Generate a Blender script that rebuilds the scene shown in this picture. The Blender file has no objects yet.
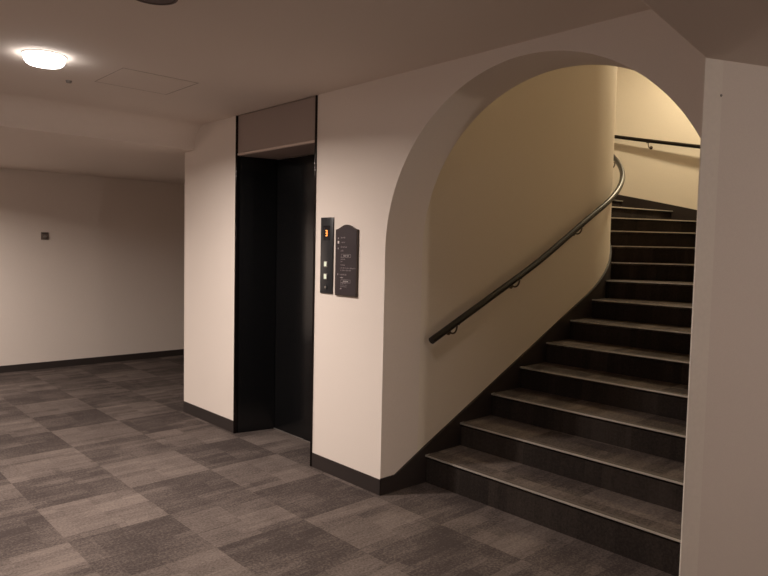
import bpy, bmesh, math, random
from mathutils import Vector, Matrix
random.seed(4)
SC = bpy.context.scene
COL = SC.collection
PI = math.pi

# ------------------------------------------------------------------ materials
def new_mat(name):
    m = bpy.data.materials.new(name); m.use_nodes = True
    nt = m.node_tree
    return m, nt, nt.nodes['Principled BSDF']

def N(nt, typ, **kw):
    n = nt.nodes.new(typ)
    for k, v in kw.items(): setattr(n, k, v)
    return n

def math_node(nt, op, a, b=None, c=None):
    n = nt.nodes.new('ShaderNodeMath'); n.operation = op
    for i, v in enumerate((a, b, c)):
        if v is None: continue
        if isinstance(v, (int, float)): n.inputs[i].default_value = v
        else: nt.links.new(v, n.inputs[i])
    return n.outputs[0]

def plain(name, col, rough=.5, metal=0., spec=.5, bump=0., bscale=60., coat=0.):
    m, nt, b = new_mat(name)
    b.inputs['Base Color'].default_value = (*col, 1)
    b.inputs['Roughness'].default_value = rough
    b.inputs['Metallic'].default_value = metal
    b.inputs['Specular IOR Level'].default_value = spec
    if coat: b.inputs['Coat Weight'].default_value = coat
    tc = N(nt, 'ShaderNodeTexCoord')
    nz = N(nt, 'ShaderNodeTexNoise'); nz.inputs['Scale'].default_value = bscale
    nz.inputs['Detail'].default_value = 4
    nt.links.new(tc.outputs['Object'], nz.inputs['Vector'])
    # slight natural variation of the colour
    mx = N(nt, 'ShaderNodeMix', data_type='RGBA')
    mx.inputs[6].default_value = (*[c * .94 for c in col], 1)
    mx.inputs[7].default_value = (*[min(1, c * 1.05) for c in col], 1)
    nt.links.new(nz.outputs['Fac'], mx.inputs[0])
    nt.links.new(mx.outputs[2], b.inputs['Base Color'])
    if bump:
        bp = N(nt, 'ShaderNodeBump'); bp.inputs['Strength'].default_value = bump
        bp.inputs['Distance'].default_value = .002
        nt.links.new(nz.outputs['Fac'], bp.inputs['Height'])
        nt.links.new(bp.outputs[0], b.inputs['Normal'])
    return m

def emit(name, col, s):
    m, nt, b = new_mat(name)
    b.inputs['Base Color'].default_value = (*col, 1)
    b.inputs['Emission Color'].default_value = (*col, 1)
    b.inputs['Emission Strength'].default_value = s
    return m

def carpet(name, lo, hi, tiles=True):
    m, nt, b = new_mat(name)
    tc = N(nt, 'ShaderNodeTexCoord')
    sep = N(nt, 'ShaderNodeSeparateXYZ'); nt.links.new(tc.outputs['Object'], sep.inputs[0])
    X = math_node(nt, 'ADD', sep.outputs[0], .03)
    Y = math_node(nt, 'ADD', sep.outputs[1], -.012)
    def cell(v, s): return math_node(nt, 'FLOOR', math_node(nt, 'DIVIDE', v, s))
    def white(a, bb, seed):
        c = N(nt, 'ShaderNodeCombineXYZ'); nt.links.new(a, c.inputs[0]); nt.links.new(bb, c.inputs[1])
        c.inputs[2].default_value = seed
        w = N(nt, 'ShaderNodeTexWhiteNoise'); nt.links.new(c.outputs[0], w.inputs[0])
        return w.outputs['Value']
    i, j = cell(X, .5), cell(Y, .5)
    par = math_node(nt, 'PINGPONG', math_node(nt, 'ADD', i, j), 1.0)      # 0 even (light) / 1 odd (dark)
    light = math_node(nt, 'SUBTRACT', 1.0, par)
    tile_r = white(i, j, 3.1)
    # rectangular blocks woven in each tile, some runs along X, some larger squares
    s1 = white(cell(X, .25), cell(Y, .0625), 7.7)
    s2 = white(cell(X, .25), cell(Y, .125), 1.3)
    s4 = white(cell(math_node(nt, 'ADD', X, .07), .19), cell(math_node(nt, 'ADD', Y, .03), .085), 9.2)
    s5 = white(cell(math_node(nt, 'ADD', X, .11), .33), cell(Y, .05), 2.9)
    s3 = white(cell(X, .0833), cell(Y, .25), 5.5)
    nz = N(nt, 'ShaderNodeTexNoise'); nz.inputs['Scale'].default_value = 2.2; nz.inputs['Detail'].default_value = 5
    nt.links.new(tc.outputs['Object'], nz.inputs['Vector'])
    mp = N(nt, 'ShaderNodeMapping'); mp.inputs['Scale'].default_value = (8, 40, 1)
    nt.links.new(tc.outputs['Object'], mp.inputs[0])
    st = N(nt, 'ShaderNodeTexNoise'); st.inputs['Scale'].default_value = 1; st.inputs['Detail'].default_value = 3
    nt.links.new(mp.outputs[0], st.inputs['Vector'])
    fz = N(nt, 'ShaderNodeTexNoise'); fz.inputs['Scale'].default_value = 85; fz.inputs['Detail'].default_value = 4; fz.inputs['Roughness'].default_value = .7
    nt.links.new(tc.outputs['Object'], fz.inputs['Vector'])
    thr = math_node(nt, 'GREATER_THAN', s1, .62)
    v = math_node(nt, 'MULTIPLY', light, .34)
    v = math_node(nt, 'MULTIPLY_ADD', math_node(nt, 'SUBTRACT', tile_r, .5), .10, v)
    v = math_node(nt, 'MULTIPLY_ADD', math_node(nt, 'MULTIPLY', thr, math_node(nt, 'ADD', light, .25)), -.15, v)
    v = math_node(nt, 'MULTIPLY_ADD', math_node(nt, 'MULTIPLY', math_node(nt, 'GREATER_THAN', s2, .74), .55), .18, v)
    v = math_node(nt, 'MULTIPLY_ADD', math_node(nt, 'SUBTRACT', s3, .5), .10, v)
    v = math_node(nt, 'MULTIPLY_ADD', math_node(nt, 'SUBTRACT', math_node(nt, 'GREATER_THAN', s4, .80), math_node(nt, 'LESS_THAN', s4, .20)), .09, v)
    v = math_node(nt, 'MULTIPLY_ADD', math_node(nt, 'GREATER_THAN', s5, .88), .16, v)
    v = math_node(nt, 'MULTIPLY_ADD', math_node(nt, 'SUBTRACT', nz.outputs['Fac'], .5), .7, v)
    v = math_node(nt, 'MULTIPLY_ADD', math_node(nt, 'SUBTRACT', st.outputs['Fac'], .5), .50, v)
    v = math_node(nt, 'MULTIPLY_ADD', math_node(nt, 'SUBTRACT', fz.outputs['Fac'], .5), 1.9, v)
    v = math_node(nt, 'ADD', v, .18)
    mx = N(nt, 'ShaderNodeMix', data_type='RGBA'); mx.clamp_factor = True
    mx.inputs[6].default_value = (*lo, 1); mx.inputs[7].default_value = (*hi, 1)
    nt.links.new(v, mx.inputs[0]); nt.links.new(mx.outputs[2], b.inputs['Base Color'])
    b.inputs['Roughness'].default_value = .95
    b.inputs['Specular IOR Level'].default_value = .15
    bp = N(nt, 'ShaderNodeBump'); bp.inputs['Strength'].default_value = .6; bp.inputs['Distance'].default_value = .004
    nt.links.new(fz.outputs['Fac'], bp.inputs['Height']); nt.links.new(bp.outputs[0], b.inputs['Normal'])
    return m

WALLC = (.80, .715, .65)
M_WALL = plain('cream_wall_paint', WALLC, .85, bump=.25, bscale=180, spec=.2)
M_STAIRW = plain('stairwell_wall_paint', (.80, .72, .62), .75, bump=.25, bscale=120, spec=.25)
M_CEIL = plain('ceiling_paint', (.80, .71, .64), .9, bump=.15, bscale=200, spec=.15)
M_HATCH = plain('hatch_gap', (.50, .42, .37), .9)
M_BASE = plain('dark_brown_vinyl', (.030, .022, .020), .55, spec=.4)
M_CARPET = carpet('carpet_tiles', (.046, .035, .032), (.168, .134, .117))
M_RISER = carpet('shaded_riser_carpet', (.020, .015, .013), (.048, .037, .031))  # same carpet as the treads, with the risers' shade put into darker colours
M_BLACK = plain('black_glossy_steel', (.006, .006, .0065), .16, spec=.4)
M_TRIM = plain('dark_polished_trim', (.03, .025, .024), .12, metal=.8)
M_HEAD = plain('taupe_fabric_panel', (.36, .285, .255), .7, bump=.3, bscale=300, spec=.3)
M_LIP = plain('header_lip', (.60, .48, .42), .4, spec=.5)
M_NOSE = plain('aluminium_nosing', (.66, .61, .55), .34, metal=.6)
M_GRIP = plain('brown_grip_strip', (.075, .056, .047), .7)
M_RAIL = plain('dark_lacquered_rail', (.012, .009, .007), .35, spec=.4)
M_BRASS = plain('aged_brass', (.12, .085, .06), .4, metal=.6)
M_PANEL = plain('dark_smoked_panel', (.022, .023, .026), .3)
M_BTN = emit('lit_button', (.72, .78, .62), .25)
M_DIGIT = emit('orange_digit', (1.0, .42, .10), 1.3)
M_SIGN = plain('dark_plum_board', (.028, .018, .022), .45)
M_SIGNEDGE = plain('sign_edge', (.035, .022, .016), .4)
M_TEXT = plain('pale_print', (.34, .30, .30), .6)
M_TEXTB = plain('bright_print', (.75, .70, .68), .6)
M_GUARD = plain('cream_plastic_guard', (.84, .765, .69), .5, spec=.4)
M_METAL = plain('grey_metal', (.30, .27, .25), .4, metal=.6)
M_DARKPL = plain('brown_plastic_plate', (.17, .13, .11), .5)
M_DISC = plain('dark_ceiling_disc', (.13, .095, .085), .6)
M_WHITEP = plain('off_white_plastic', (.7, .66, .6), .5)
M_LENS = emit('downlight_lens', (1.0, .94, .90), 13.)
M_LENSW = emit('stair_light_lens', (1.0, .80, .50), 9.)

# ------------------------------------------------------------------ helpers
def obj(name, bm, mat, parent=None, smooth=None):
    bmesh.ops.recalc_face_normals(bm, faces=bm.faces[:])
    me = bpy.data.meshes.new(name); bm.to_mesh(me); bm.free()
    if smooth is not None:
        me.polygons.foreach_set('use_smooth', [True] * len(me.polygons))
        me.set_sharp_from_angle(angle=math.radians(smooth))
    for mm in (mat if isinstance(mat, (list, tuple)) else [mat]): me.materials.append(mm)
    o = bpy.data.objects.new(name, me); COL.objects.link(o)
    if parent:
        o.parent = parent
        w = parent.location if parent.type == 'EMPTY' else Vector((0, 0, 0))
        o.matrix_parent_inverse = Matrix.Translation(-w)
    return o

def struct(name, bm, mat, smooth=None):
    o = obj(name, bm, mat, smooth=smooth); o['kind'] = 'structure'; return o

def thing(name, label, cat, loc=(0, 0, 0), group=None):
    o = bpy.data.objects.new(name, None); COL.objects.link(o); o.location = loc
    o.empty_display_size = .1
    return tag(o, label, cat, group)

def tag(o, label, cat, group=None):
    o['label'] = label; o['category'] = cat
    if group: o['group'] = group
    return o

def box(bm, x0, x1, y0, y1, z0, z1, bev=0., seg=2):
    vs = [bm.verts.new((x, y, z)) for x in (x0, x1) for y in (y0, y1) for z in (z0, z1)]
    F = [(0, 1, 3, 2), (4, 6, 7, 5), (0, 4, 5, 1), (2, 3, 7, 6), (0, 2, 6, 4), (1, 5, 7, 3)]
    fs = [bm.faces.new([vs[i] for i in f]) for f in F]
    if bev:
        es = list({e for f in fs for e in f.edges})
        bmesh.ops.bevel(bm, geom=es, offset=bev, segments=seg, affect='EDGES', profile=.5)
    return bm

def Box(*a, **k): return box(bmesh.new(), *a, **k)

def prism(bm, pts, axis, a, b):
    """extrude a polygon (2-D points in the other two axes) from a to b on axis"""
    def P(p, v):
        if axis == 'x': return (v, p[0], p[1])
        if axis == 'y': return (p[0], v, p[1])
        return (p[0], p[1], v)
    A = [bm.verts.new(P(p, a)) for p in pts]; B = [bm.verts.new(P(p, b)) for p in pts]
    bm.faces.new(A); bm.faces.new(B[::-1])
    n = len(pts)
    for i in range(n): bm.faces.new((A[i], A[(i + 1) % n], B[(i + 1) % n], B[i]))
    return bm

def tube(bm, path, r, seg=16, cap=True):
    path = [Vector(p) for p in path]; rings = []
    up = Vector((0, 0, 1)); prev = None
    for i, p in enumerate(path):
        t = (path[min(i + 1, len(path) - 1)] - path[max(i - 1, 0)]).normalized()
        if prev is None:
            n = t.cross(up)
            if n.length < 1e-3: n = t.cross(Vector((1, 0, 0)))
        else: n = prev - t * prev.dot(t)
        n.normalize(); prev = n; b = t.cross(n)
        rings.append([bm.verts.new(p + (n * math.cos(2 * PI * k / seg) + b * math.sin(2 * PI * k / seg)) * r) for k in range(seg)])
    for a, b in zip(rings, rings[1:]):
        for k in range(seg): bm.faces.new((a[k], a[(k + 1) % seg], b[(k + 1) % seg], b[k]))
    if cap: bm.faces.new(rings[0][::-1]); bm.faces.new(rings[-1])
    return bm

def disc(bm, c, axis, r0, r1, h, seg=40):
    """frustum from c along axis, height h"""
    a = Vector(axis).normalized(); n = a.orthogonal().normalized(); b = a.cross(n); c = Vector(c)
    A = [bm.verts.new(c + (n * math.cos(2 * PI * k / seg) + b * math.sin(2 * PI * k / seg)) * r0) for k in range(seg)]
    B = [bm.verts.new(c + a * h + (n * math.cos(2 * PI * k / seg) + b * math.sin(2 * PI * k / seg)) * r1) for k in range(seg)]
    bm.faces.new(A[::-1]); bm.faces.new(B)
    for k in range(seg): bm.faces.new((A[k], A[(k + 1) % seg], B[(k + 1) % seg], B[k]))
    return bm

def lathe(bm, c, prof, seg=48):
    """profile [(r, z)...] turned about the vertical through c, closed loop"""
    rings = [[bm.verts.new((c[0] + r * math.cos(2 * PI * k / seg), c[1] + r * math.sin(2 * PI * k / seg), c[2] + z)) for k in range(seg)] for r, z in prof]
    n = len(rings)
    for i in range(n):
        a, b = rings[i], rings[(i + 1) % n]
        for k in range(seg): bm.faces.new((a[k], a[(k + 1) % seg], b[(k + 1) % seg], b[k]))
    return bm

# ------------------------------------------------------------------ dimensions
CEIL = 2.36          # lobby ceiling
SOFF = 2.17          # lower ceiling of the far corridor
SOFR = 2.11          # lower ceiling over the near right
HI = 4.15             # stairwell
YC = 2.462           # far end of the elevator wall
YF = 5.17            # far wall
# stair path (inner wall on y=0, then an arc)
Z0, RISE, X0, T = .1692, .146, .3500, .3142
I0, DA, R = 6.8212, .2179, 1.3309
XC = X0 + T * (I0 - 1)
W = 1.72             # stair width, inner wall to outer wall
def nose_z(s): return Z0 + RISE * (s - 1)
def path(s, off):
    """point on the plan at stair parameter s (in steps), off metres out from the inner wall"""
    if s <= I0: return (X0 + T * (s - 1), -off)
    a = (s - I0) * DA
    return (XC + (R + off) * math.sin(a), R - (R + off) * math.cos(a))
def s_of_x(x): return (x - X0) / T + 1
NST = 17
SEND = I0 + PI / DA     # end of the half turn

# ------------------------------------------------------------------ setting
struct('floor', prism(bmesh.new(), [(-5, -6), (.34, -6), (.34, -1.80), (.42, -1.80), (.42, .0), (.34, .0), (.34, 2.5), (3, 2.5), (3, YF), (-5, YF)], 'z', -.1, 0), M_CARPET)

# main ceiling, coved into the corridor soffit
prof = [(-6, CEIL), (2.11, CEIL)]
for k in range(1, 13):
    a = PI / 2 * k / 12
    prof.append((2.11 + .19 * math.sin(a), CEIL - .19 + .19 * math.cos(a)))
prof += [(2.3, SOFF), (YF, SOFF), (YF, 2.6), (-6, 2.6)]
prof = [p for i, p in enumerate(prof) if i == 0 or (abs(p[0] - prof[i - 1][0]) + abs(p[1] - prof[i - 1][1])) > 1e-4]
bm = prism(bmesh.new(), prof, 'x', -5, 0)
struct('ceiling', bm, M_CEIL, smooth=35)
struct('ceiling', Box(0, 3, YC, YF, SOFF, 2.6), M_CEIL)
# lowered ceiling over the near right
bm = prism(bmesh.new(), [(-5, -2.33), (0, -1.705), (0, -1.755), (2.6, -2.912), (2.6, -6), (-5, -6)], 'z', SOFR, CEIL)
es = [e for e in bm.edges if all(v.co.z < SOFR + .01 for v in e.verts) and
      {round(v.co.y, 3) for v in e.verts} == {-2.33, -1.705}]
bmesh.ops.bevel(bm, geom=es, offset=.012, segments=4, affect='EDGES', profile=.5)
struct('ceiling', bm, M_CEIL, smooth=35)

# front wall with the arch (x = 0) ; centre y=-.9 z=1.4 r=.9
YJ = -1.75            # the wall on the right cuts the arch off here
pts = [(.655, 0), (.655, HI), (YJ, HI)]
NA = 72
for k in range(NA + 1):
    a = PI * k / NA
    py_, pz_ = -.896 - .904 * math.cos(a), 1.4 + .900 * math.sin(a)
    if py_ > YJ + .002: pts.append((py_, pz_))
    elif len(pts) == 3: pts.append((YJ, 1.4 + math.sqrt(.81 - (YJ + .9) ** 2)))
pts.append((.008, 0))
struct('wall_front', prism(bmesh.new(), pts, 'x', 0, .3), M_WALL, smooth=20)
struct('wall_left', Box(0, 3, 1.632, YC, 0, CEIL + .2), M_WALL)
struct('wall_shaft', Box(.345, .45, .60, 1.630, 0, CEIL + .2), M_WALL)
struct('wall_back', Box(-5, 3, YF, YF + .15, 0, 2.6), M_WALL)
# right-hand wall turning away beside the arch
bm = prism(bmesh.new(), [(-.08, -1.72), (.30, -1.72), (.30, -1.79), (2.6, -1.79), (2.6, -2.912)], 'z', 0, SOFR)
struct('wall_right', bm, M_WALL)
# parts of the lobby behind the camera
struct('wall_behind', Box(-5, 2.6, -6.15, -6, 0, 2.6), M_WALL)
struct('wall_side', Box(-5.15, -5, -6, YF, 0, 2.6), M_WALL)
struct('wall_corridor_end', Box(3, 3.15, YC, YF, 0, 2.6), M_WALL)
struct('wall_passage_end', Box(2.6, 2.75, -6, -2.912, 0, 2.36), M_WALL)

# stairwell walls
def ribbon(off0, off1, zlo, zhi, s0, s1, n):
    """solid wall following the stair plan between two offsets"""
    bm = bmesh.new(); prev = None
    for k in range(n + 1):
        s = s0 + (s1 - s0) * k / n
        zl = zlo(s) if callable(zlo) else zlo; zh = zhi(s) if callable(zhi) else zhi
        a = path(s, off0); b = path(s, off1)
        q = [bm.verts.new((*a, zl)), bm.verts.new((*b, zl)), bm.verts.new((*b, zh)), bm.verts.new((*a, zh))]
        if prev:
            for i in range(4): bm.faces.new((prev[i], prev[(i + 1) % 4], q[(i + 1) % 4], q[i]))
        else: bm.faces.new(q)
        prev = q
    bm.faces.new(prev[::-1])
    return bm
def ribbon_ss(slist, off0, off1, zlo, zhi):
    bm = bmesh.new(); prev = None; f1 = off1
    for s in slist:
        off1 = f1(s) if callable(f1) else f1
        zl = zlo(s) if callable(zlo) else zlo; zh = zhi(s) if callable(zhi) else zhi
        a = path(s, off0); b = path(s, off1)
        q = [bm.verts.new((*a, zl)), bm.verts.new((*b, zl)), bm.verts.new((*b, zh)), bm.verts.new((*a, zh))]
        if prev:
            for i in range(4): bm.faces.new((prev[i], prev[(i + 1) % 4], q[(i + 1) % 4], q[i]))
        else: bm.faces.new(q)
        prev = q
    bm.faces.new(prev[::-1])
    return bm
S_IN = [s_of_x(.30)] + [I0] + [I0 + (SEND - I0) * k / 72 for k in range(1, 73)]
struct('wall_stair_inner', ribbon_ss(S_IN, -.08, -.008, 0, HI), M_STAIRW, smooth=30)
struct('wall_stair_outer', ribbon_ss(S_IN, W, W + .07, 0, HI), M_STAIRW, smooth=30)
bm = Box(XC - .12, XC - .001, R + R - .1, R + R + W + .1, 0, HI)
struct('wall_stair_end', bm, M_STAIRW)
struct('ceiling_stair', Box(.3, 5.5, -2.0, 4.6, HI, HI + .1), M_CEIL)

# baseboards
def bb(name, bm): struct(name, bm, M_BASE)
BH = .092
bb('baseboard_front', Box(-.004, 0, .002, .654, 0, BH))
bb('baseboard_left', box(Box(-.004, 0, 1.632, YC + .004, 0, BH), 0, 3, YC, YC + .004, 0, BH))
bb('baseboard_back', Box(-5, 3, YF - .01, YF, 0, .075))
bm = prism(bmesh.new(), [(-.085, -1.716), (-.08, -1.72), (2.6, -2.912), (2.6, -2.925), (-.086, -1.727)], 'z', 0, BH)
bb('baseboard_right', bm)
bb('baseboard_behind', Box(-5, 2.6, -6, -5.99, 0, BH))

# ------------------------------------------------------------------ staircase
stair = thing('staircase', 'carpeted staircase with metal nosings climbing and curving left behind the arch', 'staircase', (X0, -.9, 0))
def step_outline(sa, sb, oi, oo):
    n = 1 if sb <= I0 else 8
    ss = [sa + (sb - sa) * k / n for k in range(n + 1)]
    if sa < I0 < sb: ss = sorted(ss + [I0])
    return [path(s, oi) for s in ss] + [path(s, oo) for s in reversed(ss)]
IN, OU = .0085, W - .012
def shift(p, q, d):
    """front line p-q moved back by d metres up the stairs, returns params"""
    pass
for i in range(1, NST + 1):
    z = nose_z(i); zb = 0 if i == 1 else nose_z(i - 1) - .03
    # tread slab with the riser body, riser set 12 mm behind the nosing
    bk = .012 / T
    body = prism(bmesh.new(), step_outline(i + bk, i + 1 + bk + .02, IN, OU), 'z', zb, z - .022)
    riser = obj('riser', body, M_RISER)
    slab = prism(bmesh.new(), step_outline(i + .034 / T, i + 1 + bk, IN, OU), 'z', z - .022, z)
    tread = obj('tread', slab, M_CARPET)
    st = bpy.data.objects.new('step', None); COL.objects.link(st)
    st.parent = stair
    st.matrix_parent_inverse = Matrix.Translation(-stair.location)
    for c in (riser, tread): c.parent = st
    # nosing: metal front edge and top band, brown grip insert on it
    nb = prism(bmesh.new(), step_outline(i, i + .034 / T, IN + .002, OU - .002), 'z', z - .008, z + .0015)
    nose = obj('nosing', nb, M_NOSE); nose.parent = st
    gb = prism(bmesh.new(), step_outline(i + .0035 / T, i + .031 / T, IN + .012, OU - .012), 'z', z + .0015, z + .003)
    grip = obj('grip_strip', gb, M_GRIP); grip.parent = st

# skirt boards following the flight
def skirt_top(h0, h1):
    def f(s):
        s0 = s_of_x(.11)
        if s <= s0: return BH + .006
        u = min(1, max(0, (s - s0) / 6)); h = h0 + (h1 - h0) * u
        return max(BH + .006, nose_z(s) + h)
    return f
sk = sorted([s_of_x(-.004), s_of_x(.11), 1.0, 2, 3, 4, 5, 6, I0] + [I0 + (SEND - I0) * k / 60 for k in range(1, 61)])
o = obj('skirt_board', ribbon_ss(sk, -.008, lambda s: -.002 + .010 * min(1, max(0, (s - s_of_x(.0)) / 1.0)), lambda s: max(0, nose_z(s) - .35), skirt_top(.046, .070)), M_BASE, stair, smooth=30)
sk2 = [s for s in sk if s > s_of_x(.3)] ; sk2 = [s_of_x(.31)] + sk2
o = obj('skirt_board', ribbon_ss(sk2, W - .010, W, lambda s: max(0, nose_z(s) - .35), skirt_top(.07, .066)), M_BASE, stair, smooth=30)

# ------------------------------------------------------------------ handrails
def rail_path_inner():
    P = []
    off = .07
    def z(s):
        x = X0 + T * (s - 1)
        if s <= I0:
            if x < 1.2: return .740 + .434 * x
            L = XC - 1.2; u = (x - 1.2) / L; za = .740 + .434 * 1.2; zb = nose_z(I0) + .73
            return ((2*u**3 - 3*u*u + 1) * za + (u**3 - 2*u*u + u) * L * .434
                    + (-2*u**3 + 3*u*u) * zb + (u**3 - u*u) * L * .479)
        zt = .740 + .434 * XC
        return nose_z(s) + .73
    ss = [s_of_x(.315) + (I0 - s_of_x(.315)) * k / 24 for k in range(25)] + [I0 + (SEND - .6 - I0) * k / 70 for k in range(1, 71)]
    return [(*path(s, off), z(s)) for s in ss], z
pts, zin = rail_path_inner()
hr = thing('handrail', 'dark round handrail on inner cream wall, rising from above first steps and curling behind it', 'handrail', (.305, 0, .87))
obj('rail', tube(bmesh.new(), pts, .0215, 20), M_RAIL, hr, smooth=50)
def bracket(s, off_wall, sgn, zr, parent):
    """rosette on the wall, arm reaching out under the rail, curling up to it"""
    w = Vector((*path(s, off_wall), 0)); o_ = Vector((*path(s, off_wall + sgn * .07), 0))
    d = (o_ - w).normalized()
    bm = bmesh.new()
    zc = zr - .075
    base = w + Vector((0, 0, zc))
    disc(bm, base, d, .020, .020, .006, 24); disc(bm, base + d * .006, d, .013, .009, .008, 20)
    arm = []
    for k in range(15):
        a = PI / 2 * k / 14
        arm.append(base + d * (.010 + .060 * math.sin(a)) + Vector((0, 0, -.012 * math.sin(2 * a) + .045 * (1 - math.cos(a)) * 1.0)))
    arm.append(arm[-1] + Vector((0, 0, .012)))
    tube(bm, arm, .0055, 10)
    t = Vector((-d.y, d.x, 0))
    c = Vector((o_.x, o_.y, zr - .0215))
    # saddle plate under the rail
    e = .434 if s <= I0 else .30
    a_ = c - t * .025 * (1 if sgn > 0 else -1); 
    tube(bm, [c + Vector((-.022 * t.x, -.022 * t.y, 0)), c + Vector((.022 * t.x, .022 * t.y, 0))], .006, 8)
    return obj('bracket', bm, M_BRASS, parent, smooth=40)
for s in [s_of_x(.55), s_of_x(1.18), s_of_x(1.95), 10.4, 13.0, 16.0]:
    bracket(s, -.008, 1, zin(s), hr)
hr2 = thing('handrail', 'dark handrail on the outer curved wall above the highest visible steps', 'handrail', (XC, -W, 2.2))
def zout(s): return nose_z(s) + .765
pts2 = [(*path(s, W - .07), zout(s)) for s in [2 + (I0 - 2) * k / 8 for k in range(9)] + [I0 + (SEND - .6 - I0) * k / 70 for k in range(1, 71)]]
obj('rail', tube(bmesh.new(), pts2, .0215, 20), M_RAIL, hr2, smooth=50)
for s in [3.0, 5.5, 8.2, 10.8, 13.5, 16.0]:
    bracket(s, W, -1, zout(s), hr2)

# ------------------------------------------------------------------ elevator doorway
YL, YR = 1.632, .655
el = thing('elevator_doorway', 'black recessed elevator entrance in thin dark trim with taupe header panel', 'elevator', (.15, (YL + YR) / 2, 0))
bm = Box(-.012, .022, YL - .013, YL, 0, CEIL - .002, bev=.0058, seg=5)
obj('trim_strip', bm, M_TRIM, el, smooth=40)
bm = Box(-.012, .022, YR, YR + .013, 0, CEIL - .002, bev=.0058, seg=5)
obj('trim_strip', bm, M_TRIM, el, smooth=40)
for ya, yb, s in ((YL - .013, 1.555, 1), (YR + .013, .735, -1)):
    ye = YL if s > 0 else YR
    bm = prism(bmesh.new(), [(.0225, ya), (.30, yb), (.30, ye), (.0225, ye)], 'z', 0, 2.068)
    obj('jamb', bm, M_BLACK, el)
obj('header_panel', Box(.004, .035, YR + .0135, YL - .0135, 2.088, CEIL - .002, bev=.002), M_HEAD, el)
obj('header_lip', Box(.000, .02, YR + .0135, YL - .0135, 2.070, 2.086, bev=.002), M_LIP, el)
obj('header_soffit', Box(.0225, .30, YR + .0135, YL - .0135, 2.0685, 2.086), M_HEAD, el)
dd = obj('door', Box(.301, .335, .70, 1.17, .006, 2.066, bev=.002), M_BLACK, el)
dd = obj('door', Box(.306, .335, 1.172, 1.625, .006, 2.066, bev=.002), M_BLACK, el)
obj('sill', Box(.302, .338, .70, 1.625, 0, .005), M_METAL, el)

mark = set(bpy.data.objects)
# call panel
cp = thing('call_panel', 'tall narrow black elevator call panel with an orange digit and two lit buttons', 'call panel', (0, .548, 1.12))
pn = obj('faceplate', Box(-.009, -.0002, .477, .600, 1.127, 1.596, bev=.0025), M_PANEL, cp, smooth=40)
def seg_digit(y, z, w, h, x, t):
    bm = bmesh.new()
    # the digit 3: three bars and the right-hand uprights (+Y is to the viewer's left)
    for zz in (z, z + h / 2, z + h): box(bm, x, x + .001, y - w / 2, y + w / 2, zz - t / 2, zz + t / 2)
    box(bm, x, x + .001, y - w / 2, y - w / 2 + t, z, z + h)
    return bm
obj('display_window', Box(-.0105, -.0088, .506, .571, 1.455, 1.545, bev=.0006), plain('display_glass', (.010, .009, .012), .12), cp)
obj('floor_digit', seg_digit(.539, 1.483, .017, .032, -.0118, .005), M_DIGIT, cp)
for zc in (1.309, 1.232):
    b_ = obj('call_button', Box(-.015, -.0085, .524, .556, zc - .019, zc + .019, bev=.002), M_METAL, cp, smooth=40)
    obj('button_light', Box(-.0165, -.0148, .528, .552, zc - .014, zc + .014, bev=.0005), M_BTN, b_)
bm = bmesh.new(); disc(bm, (-.0088, .539, 1.166), (-1, 0, 0), .016, .015, .004, 28)
ks = obj('key_switch', bm, M_PANEL, cp, smooth=40)
bm = bmesh.new(); disc(bm, (-.0128, .539, 1.166), (-1, 0, 0), .008, .007, .003, 20)
obj('key_core', bm, M_METAL, ks, smooth=40)

# floor guide board with an ogee top
sg = thing('floor_guide_board', 'dark plum wall board with ogee top and small pale lines of text', 'sign', (0, .345, 1.123))
def ogee(y0, y1, zb, zs, zt):
    pts = [(y0, zb), (y1, zb)]
    n = 20
    pr = []
    for k in range(n + 1):
        u = k / n
        v = (math.sin(PI * min(1, max(0, (u - .0) / 1.0)))) ** 2
        v = .5 - .5 * math.cos(2 * PI * u)
        v = v ** .85
        pr.append((y1 + (y0 - y1) * u, zs + (zt - zs) * v))
    return pts + pr
obj('board', prism(bmesh.new(), ogee(.244, .446, 1.123, 1.520, 1.549), 'x', -.012, -.0002), M_SIGNEDGE, sg)
fc = obj('printed_face', prism(bmesh.new(), ogee(.251, .439, 1.130, 1.514, 1.541), 'x', -.0135, -.012), M_SIGN, sg)
# printed lines: (distance down the board in metres, indent, length, brightness)
def textrow(z, ind, length, h, bm):
    y = .438 - ind
    end = y - length
    while y > end:
        w = random.uniform(.45, .95) * h
        # each character a small cluster of strokes
        box(bm, -.0139, -.0134, y - w, y, z + h * .38, z + h * .55)
        if random.random() < .75: box(bm, -.0139, -.0134, y - w * .6, y - w * .4, z, z + h)
        if random.random() < .5: box(bm, -.0139, -.0134, y - w, y, z, z + h * .16)
        y -= w + h * .28
rows = [(1.468, .045, .035, .009), (1.439, .045, .035, .009), (1.412, .045, .050, .009), (1.390, .045, .022, .010),
        (1.352, .045, .050, .005), (1.340, .045, .038, .007), (1.326, .045, .016, .007), (1.305, .045, .040, .008),
        (1.287, .040, .140, .008), (1.273, .045, .095, .008), (1.247, .040, .060, .009),
        (1.196, .045, .050, .008), (1.186, .045, .065, .006), (1.176, .045, .060, .006)]
bm = bmesh.new()
for z, i_, l, h in rows: textrow(z, i_, l, h, bm)
for z in (1.463, 1.402, 1.246):   # small floor symbols at the left edge
    box(bm, -.0139, -.0134, .414, .422, z, z + .010)
for z in (1.360, 1.208):          # boxed line
    box(bm, -.0139, -.0134, .300, .388, z - .006, z - .0045); box(bm, -.0139, -.0134, .300, .388, z + .012, z + .0135)
    box(bm, -.0139, -.0134, .300, .3015, z - .006, z + .0135); box(bm, -.0139, -.0134, .3865, .388, z - .006, z + .0135)
obj('small_text', bm, M_TEXT, fc)
bm = bmesh.new()
box(bm, -.0139, -.0134, .410, .424, 1.436, 1.452)
for z, i_, l, h in ((1.229, .043, .028, .008), (1.162, .043, .016, .008)): textrow(z, i_, l, h, bm)
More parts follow.
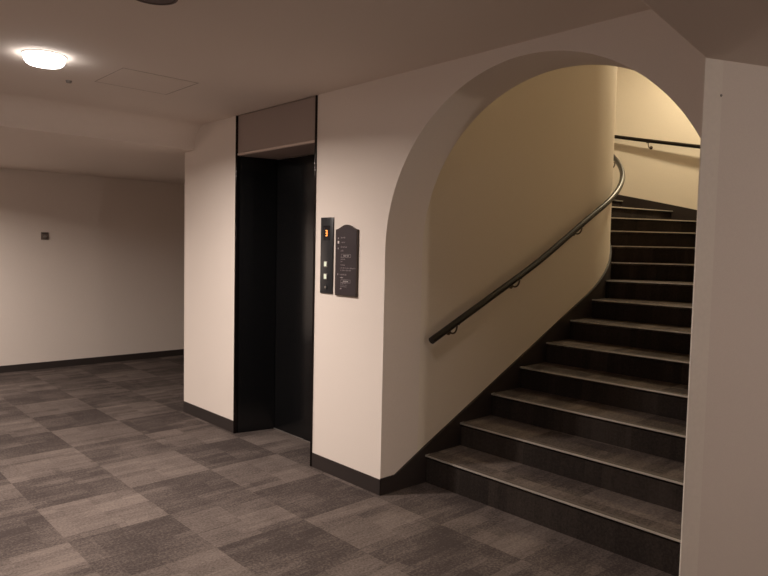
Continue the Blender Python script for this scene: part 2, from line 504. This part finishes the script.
for z in (1.360, 1.208): textrow(z, .070, .045, .008, bm)
obj('bright_text', bm, M_TEXTB, fc)

for o in set(bpy.data.objects) - mark:      # fine placement on the wall
    if o.type == 'MESH': o.data.transform(Matrix.Translation((0, -.008, 0)))
    else: o.location.y -= .008; 
for o in set(bpy.data.objects) - mark:
    if o.parent and o.parent.type == 'EMPTY': o.matrix_parent_inverse = Matrix.Translation(-o.parent.location)

# ------------------------------------------------------------------ right wall corner guard
# the wall face runs from A along direction D
A = Vector((-.08, -1.72, 0)); Dv = Vector((2.68, -1.192, 0)).normalized(); Nv = Vector((Dv.y, -Dv.x, 0))
if Nv.x > 0: Nv = -Nv
bm = bmesh.new()
q0 = A + Nv * .002 ; q1 = A + Dv * .080 + Nv * .002 ; q2 = A + Dv * .080 ; q3 = A
g = [A - Dv * .002 + Nv * .002, A + Dv * .079 + Nv * .002, A + Dv * .081 + Nv * .0002, A + Nv * .0002, A + Vector((.07, .0002, 0)), A + Vector((.07, .0022, 0)), A - Dv * .002 + Vector((0, .0022, 0))]
prism(bm, [(p.x, p.y) for p in g], 'z', BH + .001, SOFR - .001)
cg = tag(obj('corner_guard', bm, M_GUARD), 'cream plastic corner guard strip on the right wall edge beside the arch', 'corner guard')
p = A + Dv * .076 + Nv * .0022
bm = bmesh.new(); disc(bm, (p.x, p.y, 1.985), Nv, .005, .003, .003, 16)
obj('screw', bm, M_METAL, cg)

# ------------------------------------------------------------------ far wall thermostat
th = thing('wall_thermostat', 'small brown square control plate on the far corridor wall', 'wall control', (-.316, YF, 1.43))
b_ = obj('plate', Box(-.355, -.278, YF - .012, YF - .0002, 1.430, 1.512, bev=.003), M_DARKPL, th, smooth=40)
bm = bmesh.new(); disc(bm, (-.316, YF - .012, 1.462), (0, -1, 0), .017, .014, .010, 24)
obj('dial', bm, M_METAL, th, smooth=40)
obj('label_strip', Box(-.345, -.288, YF - .0135, YF - .0118, 1.490, 1.502), plain('plate_inset', (.05, .038, .03), .5), th)

# ------------------------------------------------------------------ ceiling fittings
def downlight(x, y, z, label, r=.075, power=40., col=(1, .885, .80), lens=M_LENS, group=None, spread=150, dome=.042, point=False):
    t = thing('downlight', label, 'ceiling light', (x, y, z), group)
    bm = lathe(bmesh.new(), (x, y, z), [(r, -.0005), (r, -.004), (r + .003, -.005), (r + .008, -.003), (r + .009, -.0005)])
    obj('rim', bm, M_WHITEP, t, smooth=40)
    bm = bmesh.new()
    rings = []
    for k in range(9):
        a = PI / 2 * k / 8
        rr, zz = r * math.cos(a) ** .25 if k < 8 else .002, z - .0005 - dome * math.sin(a)
        rings.append([bm.verts.new((x + rr * math.cos(2 * PI * q / 48), y + rr * math.sin(2 * PI * q / 48), zz)) for q in range(48)])
    for a_, b2 in zip(rings, rings[1:]):
        for q in range(48): bm.faces.new((a_[q], a_[(q + 1) % 48], b2[(q + 1) % 48], b2[q]))
    bm.faces.new(rings[0][::-1]); bm.faces.new(rings[-1])
    obj('lens', bm, lens, t, smooth=60)
    L = bpy.data.lights.new('lamp', 'POINT' if point else 'AREA'); L.energy = power; L.color = col
    if point: L.shadow_soft_size = .05
    else: L.shape = 'DISK'; L.size = r * 1.7; L.spread = math.radians(spread)
    lo = bpy.data.objects.new('lamp', L); COL.objects.link(lo); lo.parent = t; lo.location = (0, 0, -dome - (.13 if point else .006))
    return t
POW = 58.
downlight(-1.472, 1.018, CEIL, 'bright round downlight glowing in the upper left of the ceiling', r=.098, power=POW, spread=164, dome=.050)
downlight(-1.15, -1.15, CEIL, 'round ceiling downlight just in front of the arch, above the frame', power=POW * .12, spread=125)
downlight(-2.3, 4.0, SOFF, 'round downlight in the lower corridor ceiling, left beyond the frame', power=POW * .95, spread=160)
downlight(-.75, -4.4, SOFR, 'round ceiling lamp behind the viewpoint over the near right', power=38., point=True, dome=.05)
downlight(-3.6, .2, CEIL, 'round downlight further left behind the viewpoint', power=POW * .7, spread=140)

# dark unlit disc at the top edge
ds = thing('ceiling_speaker', 'dark round disc in the ceiling cut by the top edge of the photo', 'ceiling speaker', (-1.43, -.20, CEIL))
bm = bmesh.new(); disc(bm, (-1.43, -.20, CEIL - .0003), (0, 0, -1), .082, .078, .008, 48)
obj('grille', bm, M_DISC, ds, smooth=40)
bm = lathe(bmesh.new(), (-1.43, -.20, CEIL), [(.082, -.0003), (.082, -.010), (.090, -.010), (.094, -.0003)])
obj('rim', bm, M_DISC, ds, smooth=40)
# small sensor
sn = thing('ceiling_sensor', 'tiny grey sensor on the ceiling right of the glowing downlight', 'sensor', (-1.21, 1.48, CEIL))
bm = bmesh.new(); disc(bm, (-1.21, 1.48, CEIL - .0002), (0, 0, -1), .018, .014, .012, 24)
obj('housing', bm, M_METAL, sn, smooth=40)
# access hatch
hx0, hx1, hy0, hy1 = -1.10, -.655, .945, 1.378
hc = thing('access_hatch', 'flush square access hatch in the ceiling left of the elevator', 'access hatch', ((hx0 + hx1) / 2, (hy0 + hy1) / 2, CEIL))
bm = bmesh.new()
for a in ((hx0, hx1, hy0, hy0 + .005), (hx0, hx1, hy1 - .005, hy1), (hx0, hx0 + .005, hy0 + .005, hy1 - .005), (hx1 - .005, hx1, hy0 + .005, hy1 - .005)):
    box(bm, *a, CEIL - .0015, CEIL - .0002)
obj('frame', bm, M_HATCH, hc)
obj('panel', Box(hx0 + .007, hx1 - .007, hy0 + .007, hy1 - .007, CEIL - .0012, CEIL - .0002), M_CEIL, hc)

# stairwell lamps: warm
def stair_lamp(x, y, z, label, power, r=.10):
    downlight(x, y, z, label, r=r, power=power, col=(1, .84, .56), lens=M_LENSW, spread=180)
stair_lamp(4.25, .06, HI, 'warm round lamp high in the stairwell above the curved steps', 50.)

# ------------------------------------------------------------------ world, camera, view
wd = bpy.data.worlds.new('world'); SC.world = wd; wd.use_nodes = True
wd.node_tree.nodes['Background'].inputs[0].default_value = (.02, .018, .015, 1)
wd.node_tree.nodes['Background'].inputs[1].default_value = .2

cam = bpy.data.cameras.new('camera'); co = bpy.data.objects.new('camera', cam); COL.objects.link(co)
r_ = Vector((0.7330020675604008, -0.6798787379842819, 0.021745587807132274))
d_ = Vector((-0.024390303475030572, -0.058216807086897374, -0.9980059701569941))
f_ = Vector((0.6797889981814751, 0.7310100580768415, -0.0592554887071182))
m = Matrix.Identity(4)
for i in range(3):
    m[i][0] = r_[i]; m[i][1] = -d_[i]; m[i][2] = -f_[i]
m.translation = (-2.5184, -2.6968299436177094, 1.41)
co.matrix_world = m
cam.sensor_width = 36; cam.sensor_fit = 'HORIZONTAL'; cam.lens = 658.573 / 768 * 36
cam.clip_start = .02
SC.camera = co
SC.view_settings.view_transform = 'Standard'; SC.view_settings.look = 'None'
SC.view_settings.gamma = 1; SC.view_settings.exposure = 0.08
SC.view_settings.use_curve_mapping = False
